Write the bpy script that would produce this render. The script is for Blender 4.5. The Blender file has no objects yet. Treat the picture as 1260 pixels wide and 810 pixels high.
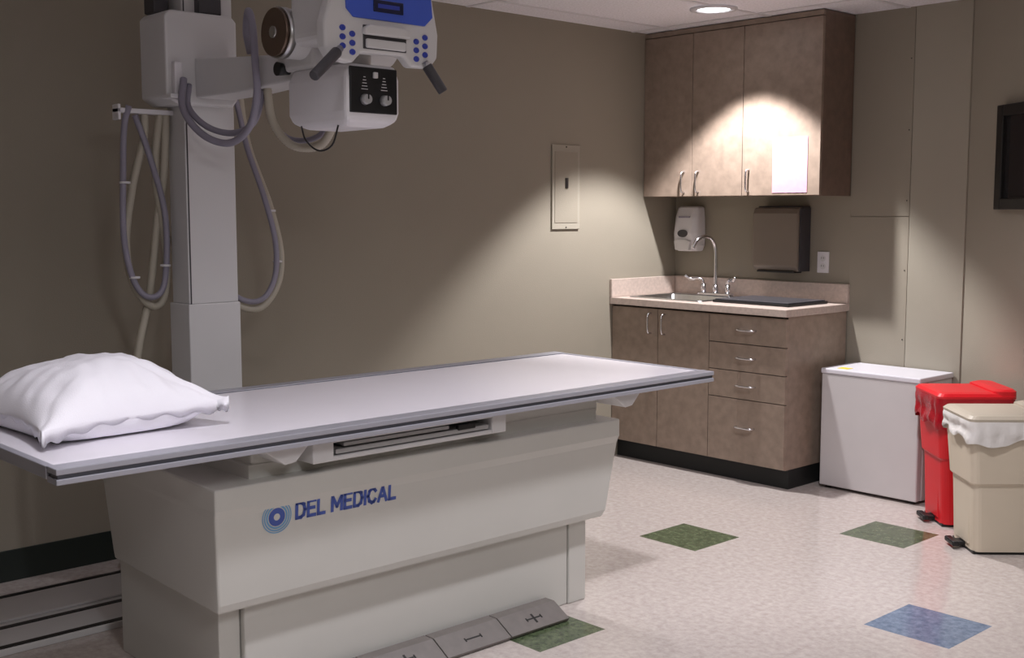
import bpy, bmesh, math, random
from mathutils import Vector, Matrix, noise
random.seed(4)
scn = bpy.context.scene
col = scn.collection

def lin(c):
    return tuple(((v/255)/12.92 if v/255 <= .04045 else ((v/255+.055)/1.055)**2.4) for v in c)

# ------------------------------------------------------------------ materials
def mat(name, rgb, rough=.5, metal=0., nscale=0, namt=.0, bump=0., bscale=None, spec=.5, emit=None, estr=0, trans=0, coat=0):
    m = bpy.data.materials.new(name); m.use_nodes = True
    nt = m.node_tree; b = nt.nodes['Principled BSDF']
    c = lin(rgb)
    b.inputs['Base Color'].default_value = (*c, 1)
    b.inputs['Roughness'].default_value = rough
    b.inputs['Metallic'].default_value = metal
    b.inputs['Specular IOR Level'].default_value = spec
    b.inputs['Transmission Weight'].default_value = trans
    b.inputs['Coat Weight'].default_value = coat
    if emit:
        b.inputs['Emission Color'].default_value = (*emit, 1); b.inputs['Emission Strength'].default_value = estr
    tc = nt.nodes.new('ShaderNodeTexCoord')
    n = nt.nodes.new('ShaderNodeTexNoise'); n.inputs['Scale'].default_value = nscale or 6
    n.inputs['Detail'].default_value = 5
    nt.links.new(tc.outputs['Object'], n.inputs['Vector'])
    r = nt.nodes.new('ShaderNodeValToRGB')
    a = namt or .02
    r.color_ramp.elements[0].position = .3; r.color_ramp.elements[1].position = .7
    r.color_ramp.elements[0].color = (*[v*(1-a) for v in c], 1)
    r.color_ramp.elements[1].color = (*[min(1, v*(1+a)) for v in c], 1)
    nt.links.new(n.outputs['Fac'], r.inputs['Fac']); nt.links.new(r.outputs['Color'], b.inputs['Base Color'])
    if bump:
        n2 = nt.nodes.new('ShaderNodeTexNoise'); n2.inputs['Scale'].default_value = bscale or 80
        nt.links.new(tc.outputs['Object'], n2.inputs['Vector'])
        bp = nt.nodes.new('ShaderNodeBump'); bp.inputs['Strength'].default_value = bump; bp.inputs['Distance'].default_value = .004
        nt.links.new(n2.outputs['Fac'], bp.inputs['Height']); nt.links.new(bp.outputs['Normal'], b.inputs['Normal'])
    return m

M = dict(
 wall=mat('wall_paint', (152,145,131), .75, nscale=1.5, namt=.03, bump=.15, bscale=180, spec=.25),
 wall2=mat('wall_panel_paint', (161,155,141), .7, nscale=1.5, namt=.03, bump=.1, bscale=160, spec=.25),
 base=mat('baseboard_vinyl', (34,42,38), .5),
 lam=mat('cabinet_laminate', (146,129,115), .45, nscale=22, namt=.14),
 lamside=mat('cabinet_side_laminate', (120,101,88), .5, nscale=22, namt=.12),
 gap=mat('shadow_gap', (30,25,20), .8),
 counter=mat('counter_laminate', (194,178,168), .35, nscale=60, namt=.1),
 kick=mat('toe_kick_rubber', (22,24,24), .6),
 chrome=mat('chrome', (225,225,230), .15, 1.),
 steel=mat('brushed_steel', (190,190,190), .3, 1., nscale=40, namt=.08),
 silver=mat('silver_front', (172,172,172), .4, .2),
 black=mat('black_plastic', (20,20,22), .4),
 dgrey=mat('dark_grey_plastic', (62,60,64), .45),
 towel=mat('smoked_plastic', (124,113,102), .35),
 white=mat('white_plastic', (225,223,226), .4),
 cream=mat('equipment_enamel', (203,202,196), .38, nscale=3, namt=.02),
 cream2=mat('equipment_enamel_light', (214,213,213), .38, nscale=3, namt=.02),
 ttop=mat('table_top_laminate', (240,236,243), .2, nscale=4, namt=.012),
 trail=mat('table_rail_aluminium', (168,168,177), .35, .3),
 tedge=mat('table_edge_dark', (84,86,94), .4, .3),
 cloth=mat('pillow_cotton', (246,244,250), .85, nscale=5, namt=.02, bump=.2, bscale=300),
 blue=mat('blue_panel', (66,96,205), .35),
 bluebtn=mat('blue_button', (48,66,170), .35),
 logo=mat('logo_blue', (66,88,165), .5),
 logol=mat('logo_light_blue', (110,160,200), .5),
 lcd=mat('lcd_dark', (16,22,60), .2),
 disc=mat('tube_end_cap', (112,94,82), .25, .6),
 hoseg=mat('grey_hose', (142,138,152), .5),
 hoseb=mat('beige_hose', (182,175,159), .55),
 paper=mat('pink_paper', (208,158,180), .8, nscale=30, namt=.05),
 red=mat('red_plastic', (215,22,34), .4),
 redbag=mat('red_bag', (160,12,30), .25, bump=.8, bscale=30),
 beige=mat('beige_plastic', (208,196,176), .45),
 beigel=mat('beige_lid_plastic', (188,178,161), .45),
 bag=mat('translucent_bag', (225,222,218), .3, bump=.8, bscale=30),
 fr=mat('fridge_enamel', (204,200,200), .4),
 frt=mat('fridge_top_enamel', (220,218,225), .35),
 yellow=mat('yellow_label', (220,200,60), .6),
 frame=mat('window_frame_dark', (26,23,22), .4),
 glass=mat('dark_window_glass', (44,42,42), .08),
 pedal=mat('pedal_rubber', (112,106,102), .45, nscale=30, namt=.08),
 pedalmark=mat('pedal_marking', (25,22,20), .6),
 lamp=mat('lamp_lens', (255,255,255), .5, emit=(.95,.95,1), estr=9),
)

def floor_mat():
    m = bpy.data.materials.new('vinyl_floor_tile'); m.use_nodes = True
    nt = m.node_tree; b = nt.nodes['Principled BSDF']; L = nt.links
    tc = nt.nodes.new('ShaderNodeTexCoord'); P = tc.outputs['Object']
    def N(t, **k):
        n = nt.nodes.new(t)
        for a, v in k.items(): setattr(n, a, v)
        return n
    def math_(op, a, bb=None):
        n = N('ShaderNodeMath', operation=op)
        for i, v in enumerate((a, bb)):
            if v is None: continue
            if isinstance(v, (int, float)): n.inputs[i].default_value = v
            else: L.new(v, n.inputs[i])
        return n.outputs[0]
    n1 = N('ShaderNodeTexNoise'); n1.inputs['Scale'].default_value = 38; n1.inputs['Detail'].default_value = 6; n1.inputs['Roughness'].default_value = .7
    L.new(P, n1.inputs['Vector'])
    def ramp(fac, p0, c0, p1, c1):
        r = N('ShaderNodeValToRGB'); e = r.color_ramp.elements
        e[0].position = p0; e[0].color = (*lin(c0), 1); e[1].position = p1; e[1].color = (*lin(c1), 1)
        L.new(fac, r.inputs['Fac']); return r.outputs['Color']
    basec = ramp(n1.outputs['Fac'], .32, (177,166,160), .68, (203,194,188))
    green = ramp(n1.outputs['Fac'], .35, (50,64,44), .7, (108,120,90))
    blue = ramp(n1.outputs['Fac'], .35, (86,105,130), .7, (130,146,168))
    sx = N('ShaderNodeSeparateXYZ'); L.new(P, sx.inputs[0])
    T = .3048
    def mask(x, y):
        a = math_('ABSOLUTE', math_('SUBTRACT', sx.outputs[0], x+T/2))
        c = math_('ABSOLUTE', math_('SUBTRACT', sx.outputs[1], y+T/2))
        return math_('MULTIPLY', math_('LESS_THAN', a, T/2), math_('LESS_THAN', c, T/2))
    def mix(f, a, c):
        n = N('ShaderNodeMixRGB'); L.new(f, n.inputs['Fac']); L.new(a, n.inputs['Color1']); L.new(c, n.inputs['Color2']); return n.outputs[0]
    c = basec
    fx = math_('FRACT', math_('DIVIDE', math_('SUBTRACT', sx.outputs[0], 1.215), T)); fy = math_('FRACT', math_('DIVIDE', math_('SUBTRACT', sx.outputs[1], -1.697), T))
    j = math_('MAXIMUM', math_('LESS_THAN', fx, .008), math_('LESS_THAN', fy, .008))
    dk = N('ShaderNodeMixRGB', blend_type='MULTIPLY'); L.new(math_('MULTIPLY', j, .13), dk.inputs['Fac']); L.new(c, dk.inputs['Color1']); dk.inputs['Color2'].default_value = (.4,.38,.36,1)
    c = dk.outputs[0]
    for x, y in ((1.215,-1.697), (1.780,-1.028), (1.58,-2.94)):
        c = mix(mask(x, y), c, green)
    c = mix(mask(2.450,-1.956), c, blue)
    L.new(c, b.inputs['Base Color'])
    b.inputs['Roughness'].default_value = .14
    b.inputs['Specular IOR Level'].default_value = .55
    n2 = N('ShaderNodeTexNoise'); n2.inputs['Scale'].default_value = 4
    L.new(P, n2.inputs['Vector'])
    bp = N('ShaderNodeBump'); bp.inputs['Strength'].default_value = .08; bp.inputs['Distance'].default_value = .01
    L.new(n2.outputs['Fac'], bp.inputs['Height']); L.new(bp.outputs['Normal'], b.inputs['Normal'])
    return m

def ceil_mat():
    m = bpy.data.materials.new('ceiling_tile'); m.use_nodes = True
    nt = m.node_tree; b = nt.nodes['Principled BSDF']; L = nt.links
    tc = nt.nodes.new('ShaderNodeTexCoord')
    n1 = nt.nodes.new('ShaderNodeTexNoise'); n1.inputs['Scale'].default_value = 90
    L.new(tc.outputs['Object'], n1.inputs['Vector'])
    r = nt.nodes.new('ShaderNodeValToRGB'); e = r.color_ramp.elements
    e[0].position = .35; e[0].color = (*lin((230,228,232)), 1); e[1].position = .6; e[1].color = (*lin((246,244,249)), 1)
    L.new(n1.outputs['Fac'], r.inputs['Fac']); L.new(r.outputs['Color'], b.inputs['Base Color'])
    b.inputs['Roughness'].default_value = .85
    return m
M['floor'] = floor_mat(); M['ceil'] = ceil_mat()

# ------------------------------------------------------------------ helpers
def grp(name, loc=(0,0,0), rz=0):
    e = bpy.data.objects.new(name, None); e.empty_display_size = .1
    e.location = loc; e.rotation_euler = (0,0,rz); col.objects.link(e)
    e['local'] = 1 if rz else 0
    return e

def finish(bm, name, m, parent=None, smooth=False, bevel=0, seg=2, weld=False):
    bmesh.ops.recalc_face_normals(bm, faces=bm.faces)
    me = bpy.data.meshes.new(name); bm.to_mesh(me); bm.free()
    o = bpy.data.objects.new(name, me); col.objects.link(o)
    me.materials.append(M[m] if isinstance(m, str) else m)
    if smooth:
        for p in me.polygons: p.use_smooth = True
    if parent:
        o.parent = parent
        if not parent['local']: o.location = -Vector(parent.location)
    if bevel:
        md = o.modifiers.new('bevel', 'BEVEL'); md.width = bevel; md.segments = seg; md.limit_method = 'ANGLE'; md.angle_limit = .6
        md.harden_normals = False
    return o

def box(name, x0, x1, y0, y1, z0, z1, m, parent=None, bevel=.003, seg=2):
    bm = bmesh.new()
    bmesh.ops.create_cube(bm, size=1)
    for v in bm.verts:
        v.co = Vector(((x0+x1)/2+v.co.x*(x1-x0), (y0+y1)/2+v.co.y*(y1-y0), (z0+z1)/2+v.co.z*(z1-z0)))
    return finish(bm, name, m, parent, bevel=bevel, seg=seg)

def hexa(name, bot, top, m, parent=None, bevel=.004, smooth=False, seg=2):
    bm = bmesh.new(); n = len(bot)
    b = [bm.verts.new(p) for p in bot]; t = [bm.verts.new(p) for p in top]
    bm.faces.new(b); bm.faces.new(t)
    for i in range(n): bm.faces.new((b[i], b[(i+1) % n], t[(i+1) % n], t[i]))
    return finish(bm, name, m, parent, bevel=bevel, seg=seg, smooth=smooth)

def loft(name, rings, m, parent=None, bevel=0, caps=True, smooth=False):
    bm = bmesh.new(); rs = [[bm.verts.new(p) for p in r] for r in rings]; n = len(rings[0])
    for a, b in zip(rs, rs[1:]):
        for i in range(n): bm.faces.new((a[i], a[(i+1) % n], b[(i+1) % n], b[i]))
    if caps: bm.faces.new(rs[0]); bm.faces.new(rs[-1])
    return finish(bm, name, m, parent, bevel=bevel, smooth=smooth)

def extr(name, pts, axis, a, b, m, parent=None, bevel=.003, seg=2):
    def P(p, t):
        if axis == 'x': return (t, p[0], p[1])
        if axis == 'y': return (p[0], t, p[1])
        return (p[0], p[1], t)
    return hexa(name, [P(p, a) for p in pts], [P(p, b) for p in pts], m, parent, bevel, seg=seg)

def cyl(name, p0, p1, r, m, parent=None, r2=None, n=28, bevel=0):
    p0 = Vector(p0); p1 = Vector(p1); d = p1-p0
    bm = bmesh.new()
    bmesh.ops.create_cone(bm, cap_ends=True, segments=n, radius1=r, radius2=r if r2 is None else r2, depth=d.length)
    q = d.to_track_quat('Z', 'Y').to_matrix().to_4x4()
    bm.transform(Matrix.Translation((p0+p1)/2) @ q)
    o = finish(bm, name, m, parent, bevel=bevel)
    for p in o.data.polygons: p.use_smooth = len(p.vertices) == 4
    return o

def crom(pts, k=10, closed=False):
    P = [Vector(p) for p in pts]; out = []
    Q = [P[0]*2-P[1]]+P+[P[-1]*2-P[-2]]
    for i in range(1, len(Q)-2):
        a, b, c, d = Q[i-1:i+3]
        for j in range(k):
            t = j/k
            out.append(.5*((2*b)+(c-a)*t+(2*a-5*b+4*c-d)*t*t+(3*b-a-3*c+d)*t**3))
    out.append(P[-1]); return out

def tube(name, pts, r, m, parent=None, rib=0, pitch=.009, n=12, k=12):
    path = crom(pts, k)
    step = pitch/2 if rib else .012
    res = [path[0]]; acc = 0
    for a, b in zip(path, path[1:]):
        L = (b-a).length; t = step-acc
        while t <= L:
            res.append(a.lerp(b, t/L)); t += step
        acc = L-(t-step)
    res.append(path[-1])
    bm = bmesh.new(); rings = []
    prev = None
    for i, p in enumerate(res):
        tg = (res[min(i+1, len(res)-1)]-res[max(i-1, 0)]).normalized()
        if prev is None:
            nrm = tg.cross(Vector((1,.01,0)));
            if nrm.length < .1: nrm = tg.cross(Vector((0,0,1)))
            nrm.normalize()
        else:
            nrm = (prev-tg*prev.dot(tg)).normalized()
        prev = nrm; bn = tg.cross(nrm)
        rr = r*(1+rib*(1 if i % 2 else -1)) if rib else r
        rings.append([bm.verts.new(p+nrm*math.cos(2*math.pi*j/n)*rr+bn*math.sin(2*math.pi*j/n)*rr) for j in range(n)])
    for a, b in zip(rings, rings[1:]):
        for j in range(n): bm.faces.new((a[j], a[(j+1) % n], b[(j+1) % n], b[j]))
    bm.faces.new(rings[0]); bm.faces.new(rings[-1])
    return finish(bm, name, m, parent, smooth=True)

# ------------------------------------------------------------------ room shell
H = 2.40; XR = 6.0; YB = -7.2
ax, ay = .832, -.555
s_end = (XR-1.8)/ax
box('floor', -.1, XR+.1, YB-.1, .1, -.1, 0, 'floor', bevel=0)
box('ceiling', -.1, XR+.1, YB-.1, .1, H, H+.1, 'ceil', bevel=0)
box('wall_left', -.1, 0, YB, .1, 0, H, 'wall', bevel=0)
box('wall_far', -.0, 1.8, 0, .1, 0, H, 'wall', bevel=0)
box('wall_right', XR, XR+.1, YB, .1+ay*s_end+.2, 0, H, 'wall', bevel=0)
box('wall_back', -.1, XR+.1, YB-.1, YB, 0, H, 'wall', bevel=0)
e = (1.8+ax*s_end, ay*s_end); nx, ny = .555*.1, .832*.1
extr('wall_angled', [(1.8,0), e, (e[0]+nx, e[1]+ny), (1.8+nx, ny)], 'z', 0, H, 'wall', bevel=0)
box('baseboard_left', 0, .008, YB, -.575, 0, .12, 'base', bevel=.002)
box('baseboard_far', 1.18, 1.795, -.008, 0, 0, .12, 'base', bevel=.002)
bx, by = -.555*.008, -.832*.008
extr('baseboard_angled', [(1.8,0), e, (e[0]+bx, e[1]+by), (1.8+bx, by)], 'z', 0, .12, 'base', bevel=.001)
wp = grp('trim_panelling', (1.5,0,1.2))
box('panel_wide', 1.503, 1.795, -.006, 0, .12, H, 'wall2', wp, .002)
box('panel_upper', 1.17, 1.50, -.004, 0, 1.372, H, 'wall', wp, .001)
box('panel_lower', 1.17, 1.50, -.004, 0, .12, 1.368, 'wall', wp, .001)
for z in (.4,.75,1.1,1.45,1.8,2.15):
    for x in (1.485,): cyl('screw', (x,-.006,z), (x,-.003,z), .003, 'gap', wp, n=10)
for i in range(10):
    x = .62*i+.22
    if x < XR: box('trim_ceiling_grid_%d' % i, x-.012, x+.012, YB, 0, H-.004, H, 'white', bevel=0)
for i in range(6):
    y = -.70+.30-1.22*i
    box('trim_ceiling_cross_%d' % i, 0, XR, y-.012, y+.012, H-.0035, H, 'white', bevel=0)

def downlight(x, y, energy, ang, blend, colr=(1,.97,.97), size=.05):
    g = grp('recessed_downlight', (x,y,H))
    bm = bmesh.new(); n = 40; prof = [(.118,-.001),(.118,-.010),(.085,-.012),(.080,-.002)]
    rings = [[bm.verts.new((x+r*math.cos(2*math.pi*i/n), y+r*math.sin(2*math.pi*i/n), H+z)) for i in range(n)] for r, z in prof]
    for a, b in zip(rings, rings[1:]):
        for i in range(n): bm.faces.new((a[i], a[(i+1) % n], b[(i+1) % n], b[i]))
    finish(bm, 'trim_ring', 'white', g, smooth=True)
    cyl('lens', (x,y,H-.003), (x,y,H-.005), .082, 'lamp', g)
    ld = bpy.data.lights.new('downlight_bulb', 'SPOT'); ld.energy = energy; ld.spot_size = math.radians(ang); ld.spot_blend = blend
    ld.color = colr; ld.shadow_soft_size = size
    lo = bpy.data.objects.new('downlight_bulb', ld); col.objects.link(lo); lo.parent = g; lo.location = (0,0,-.02)
downlight(.79, -.69, 210, 94, .32, (1,.97,.99), size=.03)
downlight(2.45, -2.1, 155, 140, .8, (.96,.94,1), size=.07)
downlight(2.4, -4.3, 95, 140, .9, (.95,.93,1), size=.07)  # out-of-view downlight added to light the pillow end of the table

def fill_panel(x, y, e):  # unseen overhead fill, added to soften the room light from the camera side
    g = grp('unseen_fill_panel', (x,y,H))
    box('fill_panel_plate', x-.58, x+.58, y-.28, y+.28, H-.012, H-.002, 'white', g)
    ld = bpy.data.lights.new('fill_lamp', 'AREA'); ld.shape = 'RECTANGLE'; ld.size = 1.1; ld.size_y = .5; ld.energy = e; ld.color = (.97,.96,1)
    lo = bpy.data.objects.new('fill_lamp', ld); col.objects.link(lo); lo.parent = g; lo.location = (0,0,-.02)
fill_panel(4.6, -4.6, 45)

# ------------------------------------------------------------------ upper cabinet
XC = 1.167
g = grp('upper_cabinet', (XC/2,-.15,1.94))
zb, zt, yf = 1.479, 2.395, -.296
box('carcass', .003, XC-.018, yf+.02, -.001, zb, zt, 'lam', g, .001)
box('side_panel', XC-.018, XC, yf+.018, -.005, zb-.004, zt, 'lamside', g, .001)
box('reveal', .004, XC-.003, yf+.017, yf+.021, zb+.002, zt-.05, 'gap', g, 0)
box('top_filler', .003, XC, yf+.002, yf+.02, zt-.026, zt, 'lam', g, .001)
for i, (a, b) in enumerate(((.004,.348),(.352,.688),(.692,XC-.001))):
    box('door_%d' % (i+1), a, b, yf, yf+.018, zb, zt-.03, 'lam', g, .0015)
def pull(n, p0, p1, out, g, r=.005):
    p0 = Vector(p0); p1 = Vector(p1); o = Vector(out); d = (p1-p0)
    tube(n, [p0, p0+o*.75+d*.02, p0+o+d*.14, p0+o*1.05+d*.5, p0+o+d*.86, p0+o*.75+d*.98, p1], r, 'chrome', g, n=10, k=6)
for x in (.300,.400,.735):
    pull('handle', (x,yf,1.50), (x,yf,1.615), (0,-.028,0), g)
box('posted_notice', .885, 1.095, yf-.0025, yf-.0008, 1.492, 1.775, 'paper', g, 0)

# ------------------------------------------------------------------ base cabinet
g = grp('sink_cabinet', (XC/2,-.28,.45))
yf = -.553
box('carcass', .003, XC-.018, yf+.02, -.002, .10, .876, 'lam', g, .001)
box('side_panel', XC-.018, XC, yf+.016, -.009, .10, .876, 'lam', g, .001)
box('toe_kick', .01, XC-.004, yf+.05, -.01, 0.0, .10, 'kick', g, 0)
box('reveal', .004, XC-.003, yf+.015, yf+.02, .104, .872, 'gap', g, 0)
for i, (a, b) in enumerate(((.004,.338),(.342,.688))):
    box('door_%d' % (i+1), a, b, yf, yf+.018, .104, .865, 'lam', g, .0015)
for i, (a, b) in enumerate(((.722,.865),(.580,.718),(.436,.576),(.104,.432))):
    box('drawer_%d' % (i+1), .692, XC-.001, yf, yf+.018, a, b, 'lam', g, .0015)
    z = (a+b)/2 if i < 3 else .29
    pull('drawer_handle', (.875,yf,z), (.985,yf,z), (0,-.026,0), g)
for x in (.290,.388): pull('handle', (x,yf,.73), (x,yf,.84), (0,-.028,0), g)
cy0, cy1 = -.575, -.002; sx0, sx1, sy0, sy1 = .08, .56, -.47, -.12
bm = bmesh.new()
xs = [.003, sx0, sx1, XC+.012]; ys = [cy0, sy0, sy1, cy1]
V = [[[bm.verts.new((x,y,z)) for y in ys] for x in xs] for z in (.876,.914)]
for k in (0,1):
    for i in range(3):
        for j in range(3):
            if i == 1 and j == 1: continue
            bm.faces.new((V[k][i][j], V[k][i+1][j], V[k][i+1][j+1], V[k][i][j+1]))
for i in range(3):
    for j in (0,3): bm.faces.new((V[0][i][j], V[0][i+1][j], V[1][i+1][j], V[1][i][j]))
    for j in (0,3): bm.faces.new((V[0][j][i], V[0][j][i+1], V[1][j][i+1], V[1][j][i]))
finish(bm, 'countertop', 'counter', g, bevel=.003)
box('backsplash', .02, XC+.012, -.022, -.002, .914, 1.016, 'counter', g, .003)
box('side_splash', .002, .02, -.575, -.002, .914, 1.016, 'counter', g, .003)
bm = bmesh.new()
def ring(x0,x1,y0,y1,z,r=.03,n=5):
    o = []
    for cxx, cyy, a0 in ((x1-r,y1-r,0),(x0+r,y1-r,90),(x0+r,y0+r,180),(x1-r,y0+r,270)):
        for i in range(n+1):
            a = math.radians(a0+90*i/n); o.append((cxx+r*math.cos(a), cyy+r*math.sin(a), z))
    return o
rim = [ring(sx0-.02,sx1+.02,sy0-.02,sy1+.05,.9145), ring(sx0-.018,sx1+.018,sy0-.018,sy1+.048,.920), ring(sx0+.012,sx1-.012,sy0+.012,sy1-.01,.919),
       ring(sx0+.016,sx1-.016,sy0+.016,sy1-.014,.914), ring(sx0+.025,sx1-.025,sy0+.025,sy1-.022,.76), ring(sx0+.06,sx1-.06,sy0+.06,sy1-.06,.745,.02)]
loft('sink_basin', rim, 'steel', g, caps=False, smooth=True)
bm.free()
box('sink_bottom', sx0+.05, sx1-.05, sy0+.05, sy1-.05, .742, .746, 'steel', g, 0)
cyl('drain', (.32,-.3,.745), (.32,-.3,.749), .04, 'chrome', g)

g = grp('sink_faucet', (.38,-.10,.92))
box('deck_plate', .27, .49, -.125, -.072, .9205, .936, 'chrome', g, .007, 3)
cyl('spout_base', (.38,-.10,.93), (.38,-.10,.985), .018, 'chrome', g, .013)
tube('spout', [(.38,-.10,.96), (.38,-.10,1.08), (.378,-.102,1.18), (.372,-.125,1.235), (.36,-.17,1.255), (.345,-.22,1.24), (.335,-.245,1.205), (.333,-.248,1.19)], .0105, 'chrome', g)
for s in (-1,1):
    x = .38+s*.085
    cyl('valve', (x,-.10,.93), (x,-.10,.985), .015, 'chrome', g)
    tube('wing_handle', [(x,-.10,.98), (x+s*.005,-.105,1.005), (x+s*.035,-.12,1.015), (x+s*.065,-.14,1.01), (x+s*.09,-.155,1.03)], .009, 'chrome', g, n=10)
g = grp('drain_mat', (.86,-.25,.92))
box('tray_base', .62, 1.10, -.44, -.08, .915, .928, 'black', g, .004)
box('tray_rim', .63, 1.09, -.43, -.09, .928, .934, 'dgrey', g, .003)

# soap dispenser
g = grp('soap_dispenser', (.14,-.05,1.3))
rings = []
for z, w, d in ((1.165,.070,.085),(1.20,.085,.10),(1.27,.088,.105),(1.36,.085,.09),(1.415,.078,.07),(1.425,.07,.06)):
    c = .14
    rings.append([(c-w,-.002,z),(c-w,-d*.75,z),(c-w*.7,-d,z),(c+w*.7,-d,z),(c+w,-d*.75,z),(c+w,-.002,z)])
loft('housing', rings, 'white', g, bevel=.008)
bm = bmesh.new(); n = 24
bot = [(.14+.036*math.cos(2*math.pi*k/n), -.097, 1.268+.022*math.sin(2*math.pi*k/n)) for k in range(n)]
bm.free()
hexa('sight_window', bot, [(p[0],-.110,p[2]) for p in bot], 'dgrey', g, .002)
box('label', .10, .18, -.0945, -.085, 1.358, 1.368, 'hoseg', g, 0)
extr('push_lever', [(.09,1.172),(.19,1.172),(.2,1.225),(.17,1.235),(.11,1.235),(.08,1.225)], 'y', -.115, -.09, 'cream2', g, .005)

# paper towel dispenser
g = grp('paper_towel_dispenser', (.77,-.06,1.23))
extr('cover', [(-.002,1.075),(-.09,1.075),(-.112,1.10),(-.115,1.385),(-.10,1.415),(-.002,1.42)], 'x', .635, .925, 'towel', g, .008)
box('top_seam', .633, .927, -.06, -.002, 1.395, 1.425, 'dgrey', g, .004)
box('towel_slot', .66, .90, -.10, -.03, 1.066, 1.076, 'black', g, .001)
box('side_band', .925, .932, -.10, -.002, 1.075, 1.415, 'dgrey', g, .002)

g = grp('power_outlet', (1.015,-.004,1.12))
box('cover_plate', .980, 1.050, -.007, -.0005, 1.07, 1.182, 'white', g, .002)
for z in (1.105,1.147):
    cyl('receptacle', (1.015,-.010,z), (1.015,-.006,z), .016, 'cream2', g)
    for dx in (-.006,.006): box('slot', 1.015+dx-.001, 1.015+dx+.001, -.0108, -.0095, z-.002, z+.007, 'gap', g, 0)

g = grp('breaker_panel', (.01,-.935,1.52))
box('cover', .0, .010, -1.04, -.83, 1.30, 1.75, 'wall2', g, .002)
box('door_leaf', .010, .0125, -1.022, -.848, 1.335, 1.715, 'wall', g, .001)
box('latch', .0125, .018, -.945, -.925, 1.52, 1.575, 'black', g, .001)
for z in (1.31,1.74): cyl('screw', (.010,-.935,z), (.012,-.935,z), .004, 'gap', g, n=10)

# ------------------------------------------------------------------ small fridge
g = grp('mini_refrigerator', (1.49,-.17,.3))
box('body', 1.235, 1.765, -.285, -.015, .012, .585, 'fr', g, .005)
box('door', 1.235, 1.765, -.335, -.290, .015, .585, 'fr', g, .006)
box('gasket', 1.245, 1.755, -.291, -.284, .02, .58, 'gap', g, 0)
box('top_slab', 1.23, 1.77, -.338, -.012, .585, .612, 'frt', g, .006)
box('label', 1.30, 1.36, -.30, -.25, .612, .6135, 'yellow', g, 0)
for x in (1.27,1.73):
    for y in (-.30,-.05): cyl('foot', (x,y,0), (x,y,.014), .015, 'black', g, n=14)

# ------------------------------------------------------------------ bins
def bin_(name, loc, depth, h, body, lid, bagm, drop):
    g = grp(name, loc, math.atan2(.72,.69))
    w0, w1 = .128, .158
    def rr(x0,x1,w,z): return ring(x0,x1,-w,w,z,.03,4)
    loft('body', [rr(.0,depth-.03,w0,.012), rr(-.01,depth-.02,w0+.005,h*.45), rr(-.012,depth-.018,w0+.006,h*.5), rr(-.022,depth-.012,w0+.014,h*.52), rr(-.04,depth,w1,h-.05)], body, g, bevel=0, smooth=False)
    box('front_recess', -.006, .004, -.075, .075, .03, h*.36, body, g, .006)
    bm = bmesh.new(); rs = []
    P = rr(-.046,depth+.006,w1+.006,0)
    P = [Vector(p) for p in P]; tot = []
    for i in range(len(P)):
        a, b = P[i], P[(i+1) % len(P)]; k = max(1, int((b-a).length/.010))
        for j in range(k): tot.append(a.lerp(b, j/k))
    cen = Vector((depth/2-.02,0,0))
    for lev in range(8):
        f = lev/7; z = h-.018-drop*f
        rg = []
        for i, p in enumerate(tot):
            d = (p-cen).normalized()
            wv = noise.noise(Vector((p.x*26, p.y*26, f*1.5+h*7)))
            rg.append(bm.verts.new((p.x+d.x*(.005+.014*wv*min(1,f*1.5)+.004*math.sin(f*9)), p.y+d.y*(.005+.014*wv*min(1,f*1.5)), z-.045*f*f*noise.noise(Vector((p.x*11,p.y*11,3))))))
        rs.append(rg)
    for a, b in zip(rs, rs[1:]):
        for i in range(len(a)): bm.faces.new((a[i], a[(i+1) % len(a)], b[(i+1) % len(a)], b[i]))
    finish(bm, 'bag_overhang', bagm, g, smooth=True)
    loft('lid', [rr(-.05,depth+.01,w1+.010,h-.018), rr(-.052,depth+.012,w1+.012,h-.008), rr(-.04,depth,w1+.0,h+.004), rr(-.02,depth-.02,w1-.03,h+.008)], lid, g)
    loft('lid_hinge', [rr(depth-.09,depth+.016,w1+.006,h-.02), rr(depth-.085,depth+.016,w1+.004,h+.014), rr(depth-.06,depth+.008,w1-.012,h+.022)], lid, g)
    box('pedal_arm', -.04, .02, -.03, .03, .012, .028, 'black', g, .004)
    box('pedal', -.060, -.030, -.05, .05, .012, .034, 'black', g, .006)
    box('foot', .0, depth-.03, -w0+.01, w0-.01, 0, .014, 'black', g, .002)
    return g
bin_('red_biohazard_bin', (1.945,-.515,0), .28, .60, 'red', 'red', 'redbag', .13)
bin_('beige_step_bin', (2.235,-.815,0), .33, .575, 'beige', 'beigel', 'bag', .085)

# ------------------------------------------------------------------ window on the angled wall
g = grp('window_1', (1.8+ax*.61, ay*.61, 1.64), math.atan2(ay, ax))
W0, W1, Z0, Z1 = -.335, .45, -.235, .235
box('frame_left', W0, W0+.05, -.035, -.001, Z0, Z1, 'frame', g, .004)
box('frame_right', W1-.05, W1, -.035, -.001, Z0, Z1, 'frame', g, .004)
box('frame_top', W0+.05, W1-.05, -.035, -.001, Z1-.05, Z1, 'frame', g, .004)
box('frame_bottom', W0+.05, W1-.05, -.035, -.001, Z0, Z0+.05, 'frame', g, .004)
box('pane', W0+.05, W1-.05, -.014, -.006, Z0+.05, Z1-.05, 'glass', g, 0)

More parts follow.
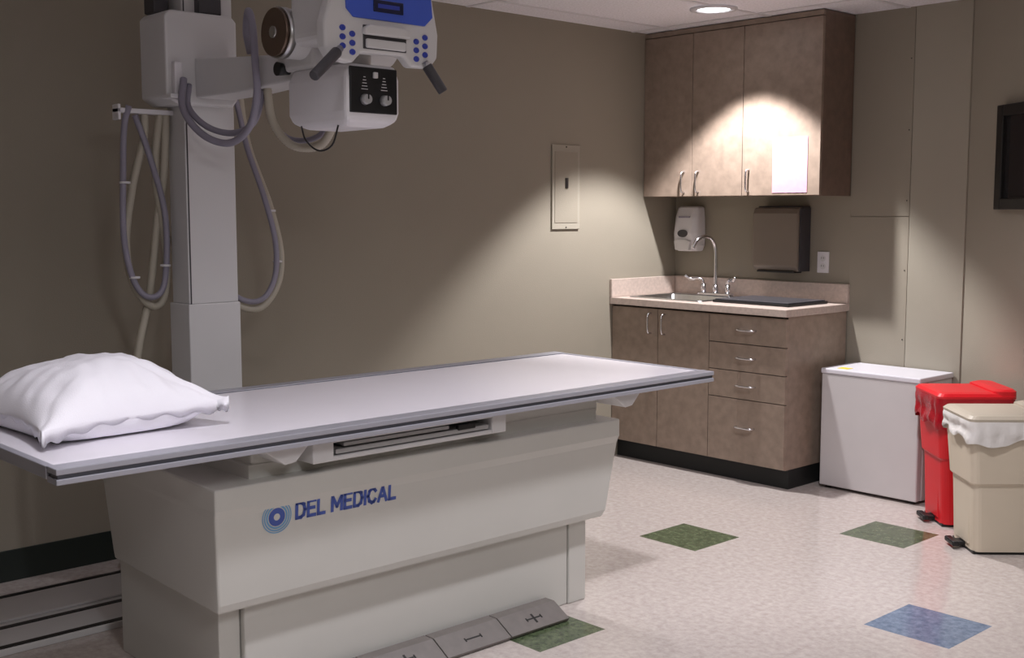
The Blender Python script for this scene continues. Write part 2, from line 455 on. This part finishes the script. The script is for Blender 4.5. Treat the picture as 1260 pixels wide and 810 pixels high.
# ------------------------------------------------------------------ X-RAY TABLE
g = grp('xray_table', (1.37,-3.2,.4))
X0, X1, Y0, Y1, TZ = .955, 1.80, -4.42, -1.955, .80
box('table_top', X0+.06, X1-.06, Y0+.004, Y1-.004, TZ-.026, TZ, 'ttop', g, .003)
for s, (a, b) in (('far', (X0, X0+.058)), ('near', (X1-.058, X1))):
    box('rail_top_'+s, a, b, Y0, Y1, TZ-.012, TZ+.003, 'trail', g, .002)
    box('rail_web_'+s, a+.010, b-.005, Y0+.004, Y1-.004, TZ-.022, TZ-.012, 'tedge', g, .001)
    box('rail_lower_'+s, a, b, Y0, Y1, TZ-.036, TZ-.022, 'trail', g, .002)
box('rail_inlay_near', X1-.064, X1-.058, Y0, Y1, TZ-.004, TZ+.0015, 'tedge', g, 0)
box('rail_inlay_far', X0+.058, X0+.066, Y0, Y1, TZ-.004, TZ+.0015, 'tedge', g, 0)
box('end_strip', X0+.06, X1-.06, Y0-.001, Y0+.02, TZ-.030, TZ+.002, 'trail', g, .002)
box('end_strip_b', X0+.06, X1-.06, Y1-.02, Y1+.001, TZ-.030, TZ+.002, 'trail', g, .002)
box('float_carriage', 1.04, 1.64, -3.82, -2.42, .69, TZ-.037, 'cream', g, .006)
box('riser', 1.02, 1.645, -3.83, -2.43, .64, .70, 'cream', g, .004)
for y in (-3.86,-2.47):
    pr = [(y-.01,.764),(y+.16,.764),(y+.16,.752),(y+.12,.712),(y+.085,.708),(y+.03,.748),(y-.01,.754)]
    extr('end_bracket', pr, 'x', 1.52, 1.745, 'cream2', g, .003)
    extr('end_bracket_rear', pr, 'x', 1.0, 1.1, 'cream2', g, .003)
box('bucky_frame_lower', 1.60, 1.735, -3.67, -2.96, .694, .708, 'cream2', g, .003)
box('bucky_frame_upper', 1.60, 1.735, -3.67, -2.96, .746, .757, 'cream2', g, .003)
box('bucky_end_left', 1.60, 1.737, -3.68, -3.61, .694, .757, 'cream2', g, .004)
box('bucky_end_right', 1.60, 1.737, -3.01, -2.95, .694, .757, 'cream2', g, .004)
box('bucky_back', 1.60, 1.65, -3.62, -3.0, .705, .75, 'dgrey', g, 0)
box('bucky_tray', 1.61, 1.732, -3.60, -3.02, .712, .726, 'silver', g, .002)
box('bucky_cassette', 1.61, 1.728, -3.57, -3.18, .730, .741, 'silver', g, .002)
box('bucky_latch', 1.722, 1.738, -3.15, -3.08, .722, .740, 'black', g, .003)
def rect2(x0,x1,y0b,y0f,y1,z): return [(x0,y0b,z),(x1,y0f,z),(x1,y1,z),(x0,y1,z)]
loft('pedestal_shroud', [rect2(.965,1.665,-3.925,-3.945,-2.42,.305), rect2(.955,1.672,-3.925,-3.947,-2.405,.33), rect2(.90,1.692,-3.93,-3.962,-2.37,.575), rect2(.89,1.70,-3.93,-3.965,-2.365,.60), rect2(.89,1.70,-3.93,-3.965,-2.365,.66)], 'cream', g, bevel=.006)
box('plinth', 1.02, 1.62, -3.84, -2.55, .0, .31, 'cream', g, .004)
box('plinth_end_cover', 1.03, 1.625, -2.547, -2.46, .0, .31, 'cream', g, .004)
box('plinth_left_cover', .97, 1.60, -3.91, -3.843, .0, .31, 'cream', g, .004)
def xface(z): return 1.672+(z-.33)/(.575-.33)*.020
GL = {'D': (.72,[[(0,0),(0,1),(.38,1),(.62,.86),(.72,.5),(.62,.14),(.38,0),(0,0)]]),
 'E': (.60,[[(.60,0),(0,0),(0,1),(.60,1)],[(0,.52),(.52,.52)]]),
 'L': (.56,[[(0,1),(0,0),(.56,0)]]),
 'M': (.86,[[(0,0),(0,1),(.43,.25),(.86,1),(.86,0)]]),
 'I': (.0,[[(0,0),(0,1)]]),
 'C': (.70,[[(.70,.80),(.56,.95),(.36,1),(.12,.86),(0,.5),(.12,.14),(.36,0),(.56,.05),(.70,.20)]]),
 'A': (.78,[[(0,0),(.39,1),(.78,0)],[(.15,.33),(.63,.33)]])}
def lettering(txt, y, z, hgt, width, m):
    tot = 0; lay = []
    for ch in txt:
        if ch == ' ': tot += .42; continue
        w, st = GL[ch]; lay.append((tot, st)); tot += w+.30
    tot -= .30; sc = width/tot; th = .19
    bm = bmesh.new()
    for ox, st in lay:
        for pl in st:
            for a, b in zip(pl, pl[1:]):
                A = Vector(((a[0]+ox)*sc, a[1]*(hgt-th*hgt)+th*hgt/2)); B = Vector(((b[0]+ox)*sc, b[1]*(hgt-th*hgt)+th*hgt/2))
                d = (B-A).normalized(); t = th*hgt/2; n = Vector((-d.y, d.x))*t; A = A-d*t*.85; B = B+d*t*.85
                bm.faces.new([bm.verts.new((xface(z+q.y)+.0016, y+q.x, z+q.y)) for q in (A-n, B-n, B+n, A+n)])
    finish(bm, 'lettering', m, g)
lettering('DEL MEDICAL', -3.708, .533, .053, .345, 'logo')
zc, yc = .553, -3.772
for i, (r0, r1, mm) in enumerate(((0,.010,'cream'),(.010,.026,'logo'),(.029,.034,'logol'),(.037,.041,'logol'),(.044,.047,'logol'))):
    bm = bmesh.new(); n = 36; x = lambda dz: xface(zc+dz)+.0014
    if r0 == 0:
        bm.faces.new([bm.verts.new((x(r1*math.sin(a)), yc+r1*math.cos(a), zc+r1*math.sin(a))) for a in [2*math.pi*k/n for k in range(n)]])
    else:
        A = [[bm.verts.new((x(r*math.sin(2*math.pi*k/n)), yc+r*math.cos(2*math.pi*k/n), zc+r*math.sin(2*math.pi*k/n))) for k in range(n)] for r in (r0,r1)]
        for k in range(n): bm.faces.new((A[0][k], A[0][(k+1) % n], A[1][(k+1) % n], A[1][k]))
    finish(bm, 'emblem_ring_%d' % i, mm, g)

# foot pedal bar: one long low bar with thin section joints
g = grp('foot_pedal_bar', (1.69,-3.1,.03))
TT = .055
extr('bar_core', [(1.634,.004),(1.742,.002),(1.745,.009),(1.674,TT-.004),(1.634,TT-.004)], 'y', -3.74, -2.672, 'pedalmark', g, .001)
for i in range(4):
    y0 = -3.745+i*.270; y1 = y0+.266
    extr('treadle_%d' % (i+1), [(1.632,.006),(1.745,.002),(1.75,.012),(1.675,TT),(1.632,TT)], 'y', y0, y1, 'pedal', g, .0015)
    ym = (y0+y1)/2; sl = (.012-TT)/(1.75-1.675)
    def zz(x): return TT+(x-1.675)*sl+.0014
    def mark(xa,xb,ya,yb):
        hexa('marking', [(xa,ya,zz(xa)-.001),(xb,ya,zz(xb)-.001),(xb,yb,zz(xb)-.001),(xa,yb,zz(xa)-.001)], [(xa,ya,zz(xa)),(xb,ya,zz(xb)),(xb,yb,zz(xb)),(xa,yb,zz(xa))], 'pedalmark', g, 0)
    mark(1.7105,1.7145,ym-.035,ym+.035)
    if i % 2: mark(1.697,1.730,ym-.004,ym+.004)
    mark(1.706,1.719,ym-.035,ym-.030); mark(1.706,1.719,ym+.030,ym+.035)

# ------------------------------------------------------------------ pillow
g = grp('pillow', (1.265,-4.115,TZ+.004), math.radians(3))
bm = bmesh.new(); N_ = 72; LX, LY, HT = .285, .245, .152
grid = {}
def pil(u, v, s):
    px = LX*u*(1-.07*(abs(u)**3)*(1-v*v)); py = LY*v*(1-.08*(abs(v)**3)*(1-u*u))
    px *= 1+.05*(abs(u*v))**2; py *= 1+.09*(abs(u*v))**2
    f = max(0, (1-abs(u)**2.8))**.62*max(0, (1-abs(v)**2.6))**.66
    wr = noise.noise(Vector((u*1.8+5, v*1.8, s*3)))*.014 + noise.noise(Vector((u*4+v*3, v*4-u*2, s*7)))*.009
    cr = -.012*math.exp(-((u-v*.9-.15+.15*noise.noise(Vector((u*3,v*3,2))))/.10)**2)*max(0,(u*v))**.5*2 if u*v > 0 else 0
    cr += -.008*math.exp(-((u+v*.7-.1+.2*noise.noise(Vector((u*3,v*3,6))))/.08)**2)*(abs(u*v))**.5
    edge = max(abs(u), abs(v))
    ang = math.atan2(v, u)
    pk = math.sin(ang*17+3.5*noise.noise(Vector((u*2,v*2,1))))*.009*edge**3*min(1, (1-edge)*6)
    if s > 0: z = HT*f*(1+.08*v) + (wr+pk+cr)*f**.4 + .050*(1-f*.3)
    else: z = .050 - .047*min(1, f*2.2)
    return Vector((px, py, max(.001, z)))
for s in (1,-1):
    for i in range(N_+1):
        for j in range(N_+1):
            u = math.sin(math.pi/2*(-1+2*i/N_)); v = math.sin(math.pi/2*(-1+2*j/N_))
            e = i in (0,N_) or j in (0,N_)
            if e and s == -1: grid[(s,i,j)] = grid[(1,i,j)]; continue
            p = pil(u, v, s)
            if e: p.z = .042*(1-.75*abs(u*v)**2)+.006*math.sin(i*.9+j*.7)
            if u > 0 and v > 0: p.z += .030*(u*v)**3
            grid[(s,i,j)] = bm.verts.new(p)
    for i in range(N_):
        for j in range(N_):
            bm.faces.new((grid[(s,i,j)], grid[(s,i+1,j)], grid[(s,i+1,j+1)], grid[(s,i,j+1)]))
finish(bm, 'pillowcase', 'cloth', g, smooth=True)

# ------------------------------------------------------------------ TUBE STAND
g = grp('floor_rail', (.49,-3.6,.02))
box('track_base', .225, .765, -5.6, -2.0, 0, .022, 'cream2', g, .003)
for x in (.245,.565,.745): box('groove', x-.012, x+.012, -5.6, -2.0, .022, .0245, 'black', g, 0)
box('raised_cover', .30, .52, -5.6, -2.0, .022, .032, 'cream2', g, .003)

g = grp('xray_tube_stand', (.49,-3.33,1.2))
box('base_carriage', .27, .74, -3.60, -3.06, .034, .20, 'cream2', g, .01)
box('column_lower', .405, .556, -3.435, -3.225, .20, 1.06, 'cream2', g, .004)
box('column', .42, .55, -3.43, -3.23, 1.06, 2.37, 'cream2', g, .004)
box('column_groove', .548, .5515, -3.425, -3.42, 1.06, 2.37, 'dgrey', g, 0)
box('ceiling_bracket', .38, .57, -3.47, -3.19, 2.36, 2.398, 'cream2', g, .004)
extr('carriage', [(-3.52,1.80),(-3.48,1.775),(-3.26,1.775),(-3.24,1.80),(-3.24,2.08),(-3.26,2.10),(-3.50,2.10),(-3.52,2.08)], 'x', .40, .60, 'cream2', g, .008)
box('carriage_cap', .545, .585, -3.38, -3.29, 2.10, 2.16, 'dgrey', g, .006)
box('carriage_pulley_cover', .42, .50, -3.51, -3.45, 2.10, 2.17, 'dgrey', g, .006)
loft('arm', [[(.60,-3.41,1.80),(.60,-3.26,1.80),(.60,-3.26,1.94),(.60,-3.41,1.94)], [(.86,-3.40,1.80),(.86,-3.27,1.80),(.86,-3.27,1.92),(.86,-3.40,1.92)], [(1.20,-3.385,1.815),(1.20,-3.28,1.815),(1.20,-3.28,1.90),(1.20,-3.385,1.90)]], 'cream2', g, bevel=.006)
box('arm_trunnion', 1.14, 1.36, -3.41, -3.24, 1.84, 1.94, 'cream2', g, .012)
cyl('arm_knob', (1.18,-3.43,1.85), (1.18,-3.385,1.85), .022, 'black', g, .016)
tz = 1.945
cyl('tube_housing', (1.29,-3.485,tz), (1.29,-3.08,tz), .076, 'cream2', g, n=40)
cyl('tube_flange', (1.29,-3.495,tz), (1.29,-3.47,tz), .078, 'steel', g, n=40)
cyl('tube_end_cap', (1.29,-3.507,tz), (1.29,-3.495,tz), .073, 'disc', g, n=40)
cyl('tube_end_boss', (1.29,-3.512,tz), (1.29,-3.506,tz), .018, 'steel', g, n=24)
box('housing_block', 1.33, 1.555, -3.48, -3.15, 1.90, 2.17, 'cream2', g, .03, 4)
cyl('beam_port', (1.37,-3.31,1.83), (1.37,-3.31,1.92), .09, 'cream2', g, n=36)
def crect(x0,x1,y0,y1,z): return [(x0,y0,z),(x1,y0,z),(x1,y1,z),(x0,y1,z)]
loft('collimator', [crect(1.27,1.49,-3.38,-3.24,1.655), crect(1.225,1.525,-3.403,-3.217,1.672), crect(1.21,1.532,-3.41,-3.21,1.70), crect(1.21,1.532,-3.41,-3.21,1.80), crect(1.23,1.525,-3.40,-3.22,1.842)], 'white', g, bevel=.010)
box('collimator_panel', 1.528, 1.536, -3.398, -3.222, 1.695, 1.832, 'black', g, .003)
for y in (-3.345,-3.272):
    cyl('knob', (1.534,y,1.735), (1.556,y,1.735), .017, 'silver', g, .014)
    box('knob_pointer', 1.555, 1.558, y-.002, y+.002, 1.735, 1.750, 'black', g, 0)
    for k in range(5): box('scale_tick', 1.5355, 1.5365, y-.012+.002*k, y+.012-.002*k, 1.765+.009*k, 1.767+.009*k, 'white', g, 0)
box('switch', 1.536, 1.545, -3.315, -3.300, 1.80, 1.818, 'cream2', g, .002)
out = [(-3.505,2.02),(-3.53,1.94),(-3.528,1.87),(-3.505,1.838),(-3.43,1.83),(-3.40,1.862),(-3.245,1.866),(-3.215,1.836),(-3.14,1.838),(-3.112,1.87),(-3.108,1.94),(-3.125,2.02),(-3.15,2.15),(-3.485,2.15)]
extr('control_head', out, 'x', 1.555, 1.60, 'cream2', g, .010, 3)
extr('control_face_blue', [(-3.465,2.145),(-3.455,1.985),(-3.43,1.962),(-3.165,1.962),(-3.135,1.99),(-3.15,2.145)], 'x', 1.598, 1.606, 'blue', g, .003)
box('display', 1.604, 1.609, -3.36, -3.25, 1.985, 2.02, 'lcd', g, .002)
box('display_glow', 1.6085, 1.6095, -3.345, -3.265, 1.997, 2.009, 'bluebtn', g, 0)
box('grip_recess', 1.597, 1.602, -3.395, -3.235, 1.875, 1.945, 'dgrey', g, .004)
extr('grip_bar', [(-3.40,1.915),(-3.23,1.915),(-3.23,1.935),(-3.25,1.945),(-3.38,1.945),(-3.40,1.935)], 'x', 1.60, 1.62, 'cream2', g, .006)
box('grip_plate', 1.60, 1.612, -3.388, -3.242, 1.878, 1.905, 'cream2', g, .005)
for cyy, cz, tl in ((-3.45,1.895,-.25),(-3.18,1.895,.25)):
    for a in range(2):
        for b in range(3):
            y = cyy+(a-.5)*.034; z = cz+(b-1)*.026+(a-.5)*tl*.06
            bm = bmesh.new(); bmesh.ops.create_uvsphere(bm, u_segments=16, v_segments=8, radius=1)
            for v in bm.verts: v.co = Vector((1.601+v.co.x*.005, y+v.co.y*.011, z+v.co.z*.009))
            finish(bm, 'button', 'bluebtn', g, smooth=True)
for (p0, p1) in (((1.60,-3.475,1.868),(1.65,-3.60,1.775)), ((1.60,-3.165,1.855),(1.63,-3.115,1.765))):
    cyl('handgrip_stub', p0, Vector(p0).lerp(Vector(p1), .3), .011, 'steel', g)
    cyl('handgrip', Vector(p0).lerp(Vector(p1), .12), p1, .0165, 'dgrey', g, .0155, bevel=.004)
box('cable_bracket', .60, .625, -3.50, -3.47, 1.79, 1.92, 'white', g, .004)
box('cable_bracket_foot', .58, .65, -3.53, -3.46, 1.79, 1.805, 'white', g, .003)
box('rear_cable_bracket', .42, .47, -3.64, -3.43, 1.745, 1.762, 'white', g, .003)
box('rear_cable_bracket_lip', .42, .47, -3.64, -3.63, 1.72, 1.775, 'white', g, .003)
tube('hose_loop_a', [(.47,-3.60,1.77),(.46,-3.615,1.70),(.45,-3.62,1.55),(.45,-3.625,1.30),(.45,-3.59,1.14),(.45,-3.53,1.085),(.45,-3.475,1.14),(.45,-3.465,1.38),(.45,-3.52,1.60),(.45,-3.57,1.74)], .011, 'hoseg', g)
tube('hose_loop_b', [(.44,-3.53,1.76),(.43,-3.53,1.66),(.42,-3.575,1.48),(.42,-3.605,1.28),(.42,-3.58,1.13),(.42,-3.51,1.05),(.42,-3.46,1.10),(.42,-3.455,1.30),(.43,-3.49,1.55),(.44,-3.47,1.75)], .014, 'hoseb', g, rib=.07)
tube('hose_loop_c', [(.45,-3.45,1.76),(.44,-3.46,1.55),(.41,-3.475,1.38),(.40,-3.51,1.10),(.40,-3.56,.90),(.39,-3.58,.70),(.38,-3.58,.45),(.37,-3.55,.19)], .014, 'hoseb', g, rib=.07)
tube('hose_right_a', [(.50,-3.18,1.86),(.44,-3.13,1.74),(.42,-3.09,1.62),(.42,-3.01,1.42),(.42,-2.965,1.24),(.42,-2.98,1.11),(.42,-3.06,1.02),(.41,-3.16,1.035),(.38,-3.26,1.12),(.35,-3.40,1.30)], .014, 'hoseb', g, rib=.07)
tube('hose_right_b', [(.50,-3.20,1.84),(.46,-3.155,1.76),(.45,-3.12,1.64),(.45,-3.05,1.45),(.45,-3.005,1.28),(.45,-3.01,1.14),(.45,-3.07,1.055),(.42,-3.15,1.06),(.38,-3.25,1.16),(.34,-3.38,1.34)], .011, 'hoseg', g)
tube('hose_arm_a', [(.63,-3.47,1.86),(.68,-3.50,1.75),(.76,-3.47,1.66),(.85,-3.42,1.63),(.95,-3.40,1.68),(1.02,-3.41,1.78),(1.04,-3.425,1.88),(1.02,-3.42,2.0),(.96,-3.40,2.06),(.91,-3.38,2.00),(.90,-3.36,1.93)], .0125, 'hoseg', g)
tube('hose_arm_b', [(.63,-3.45,1.84),(.67,-3.475,1.76),(.75,-3.45,1.69),(.84,-3.40,1.665),(.93,-3.37,1.70),(.98,-3.36,1.81)], .011, 'hoseg', g)
tube('hose_arm_c', [(1.0,-3.36,1.82),(1.0,-3.34,1.70),(1.04,-3.29,1.62),(1.12,-3.23,1.62),(1.20,-3.22,1.70)], .014, 'hoseb', g, rib=.07)
tube('hose_arm_d', [(.97,-3.35,1.81),(.98,-3.33,1.70),(1.01,-3.27,1.64),(1.10,-3.21,1.66),(1.16,-3.20,1.78)], .010, 'hoseg', g)
tube('thin_wire', [(1.27,-3.40,1.665),(1.31,-3.41,1.62),(1.38,-3.41,1.585),(1.44,-3.40,1.60),(1.46,-3.39,1.66)], .0028, 'black', g, n=8)
for p in ((.45,-3.615,1.5),(.45,-3.59,1.16),(.45,-3.47,1.2),(.43,-3.01,1.40),(.43,-2.985,1.2)):
    cyl('cable_tie', (p[0],p[1],p[2]-.004), (p[0],p[1],p[2]+.004), .019, 'white', g, n=16)

# ------------------------------------------------------------------ camera, world
cam = bpy.data.cameras.new('camera'); co = bpy.data.objects.new('camera', cam); col.objects.link(co)
co.location = (4.4726,-5.4486,1.4011); co.rotation_euler = (math.pi/2-.1011, 0, .8257)
cam.sensor_width = 36; cam.lens = 1438.98/1260*36; cam.clip_start = .05
scn.camera = co
w = bpy.data.worlds.new('world'); scn.world = w; w.use_nodes = True
w.node_tree.nodes['Background'].inputs[0].default_value = (.5,.5,.55,1); w.node_tree.nodes['Background'].inputs[1].default_value = .1
scn.view_settings.view_transform = 'Standard'
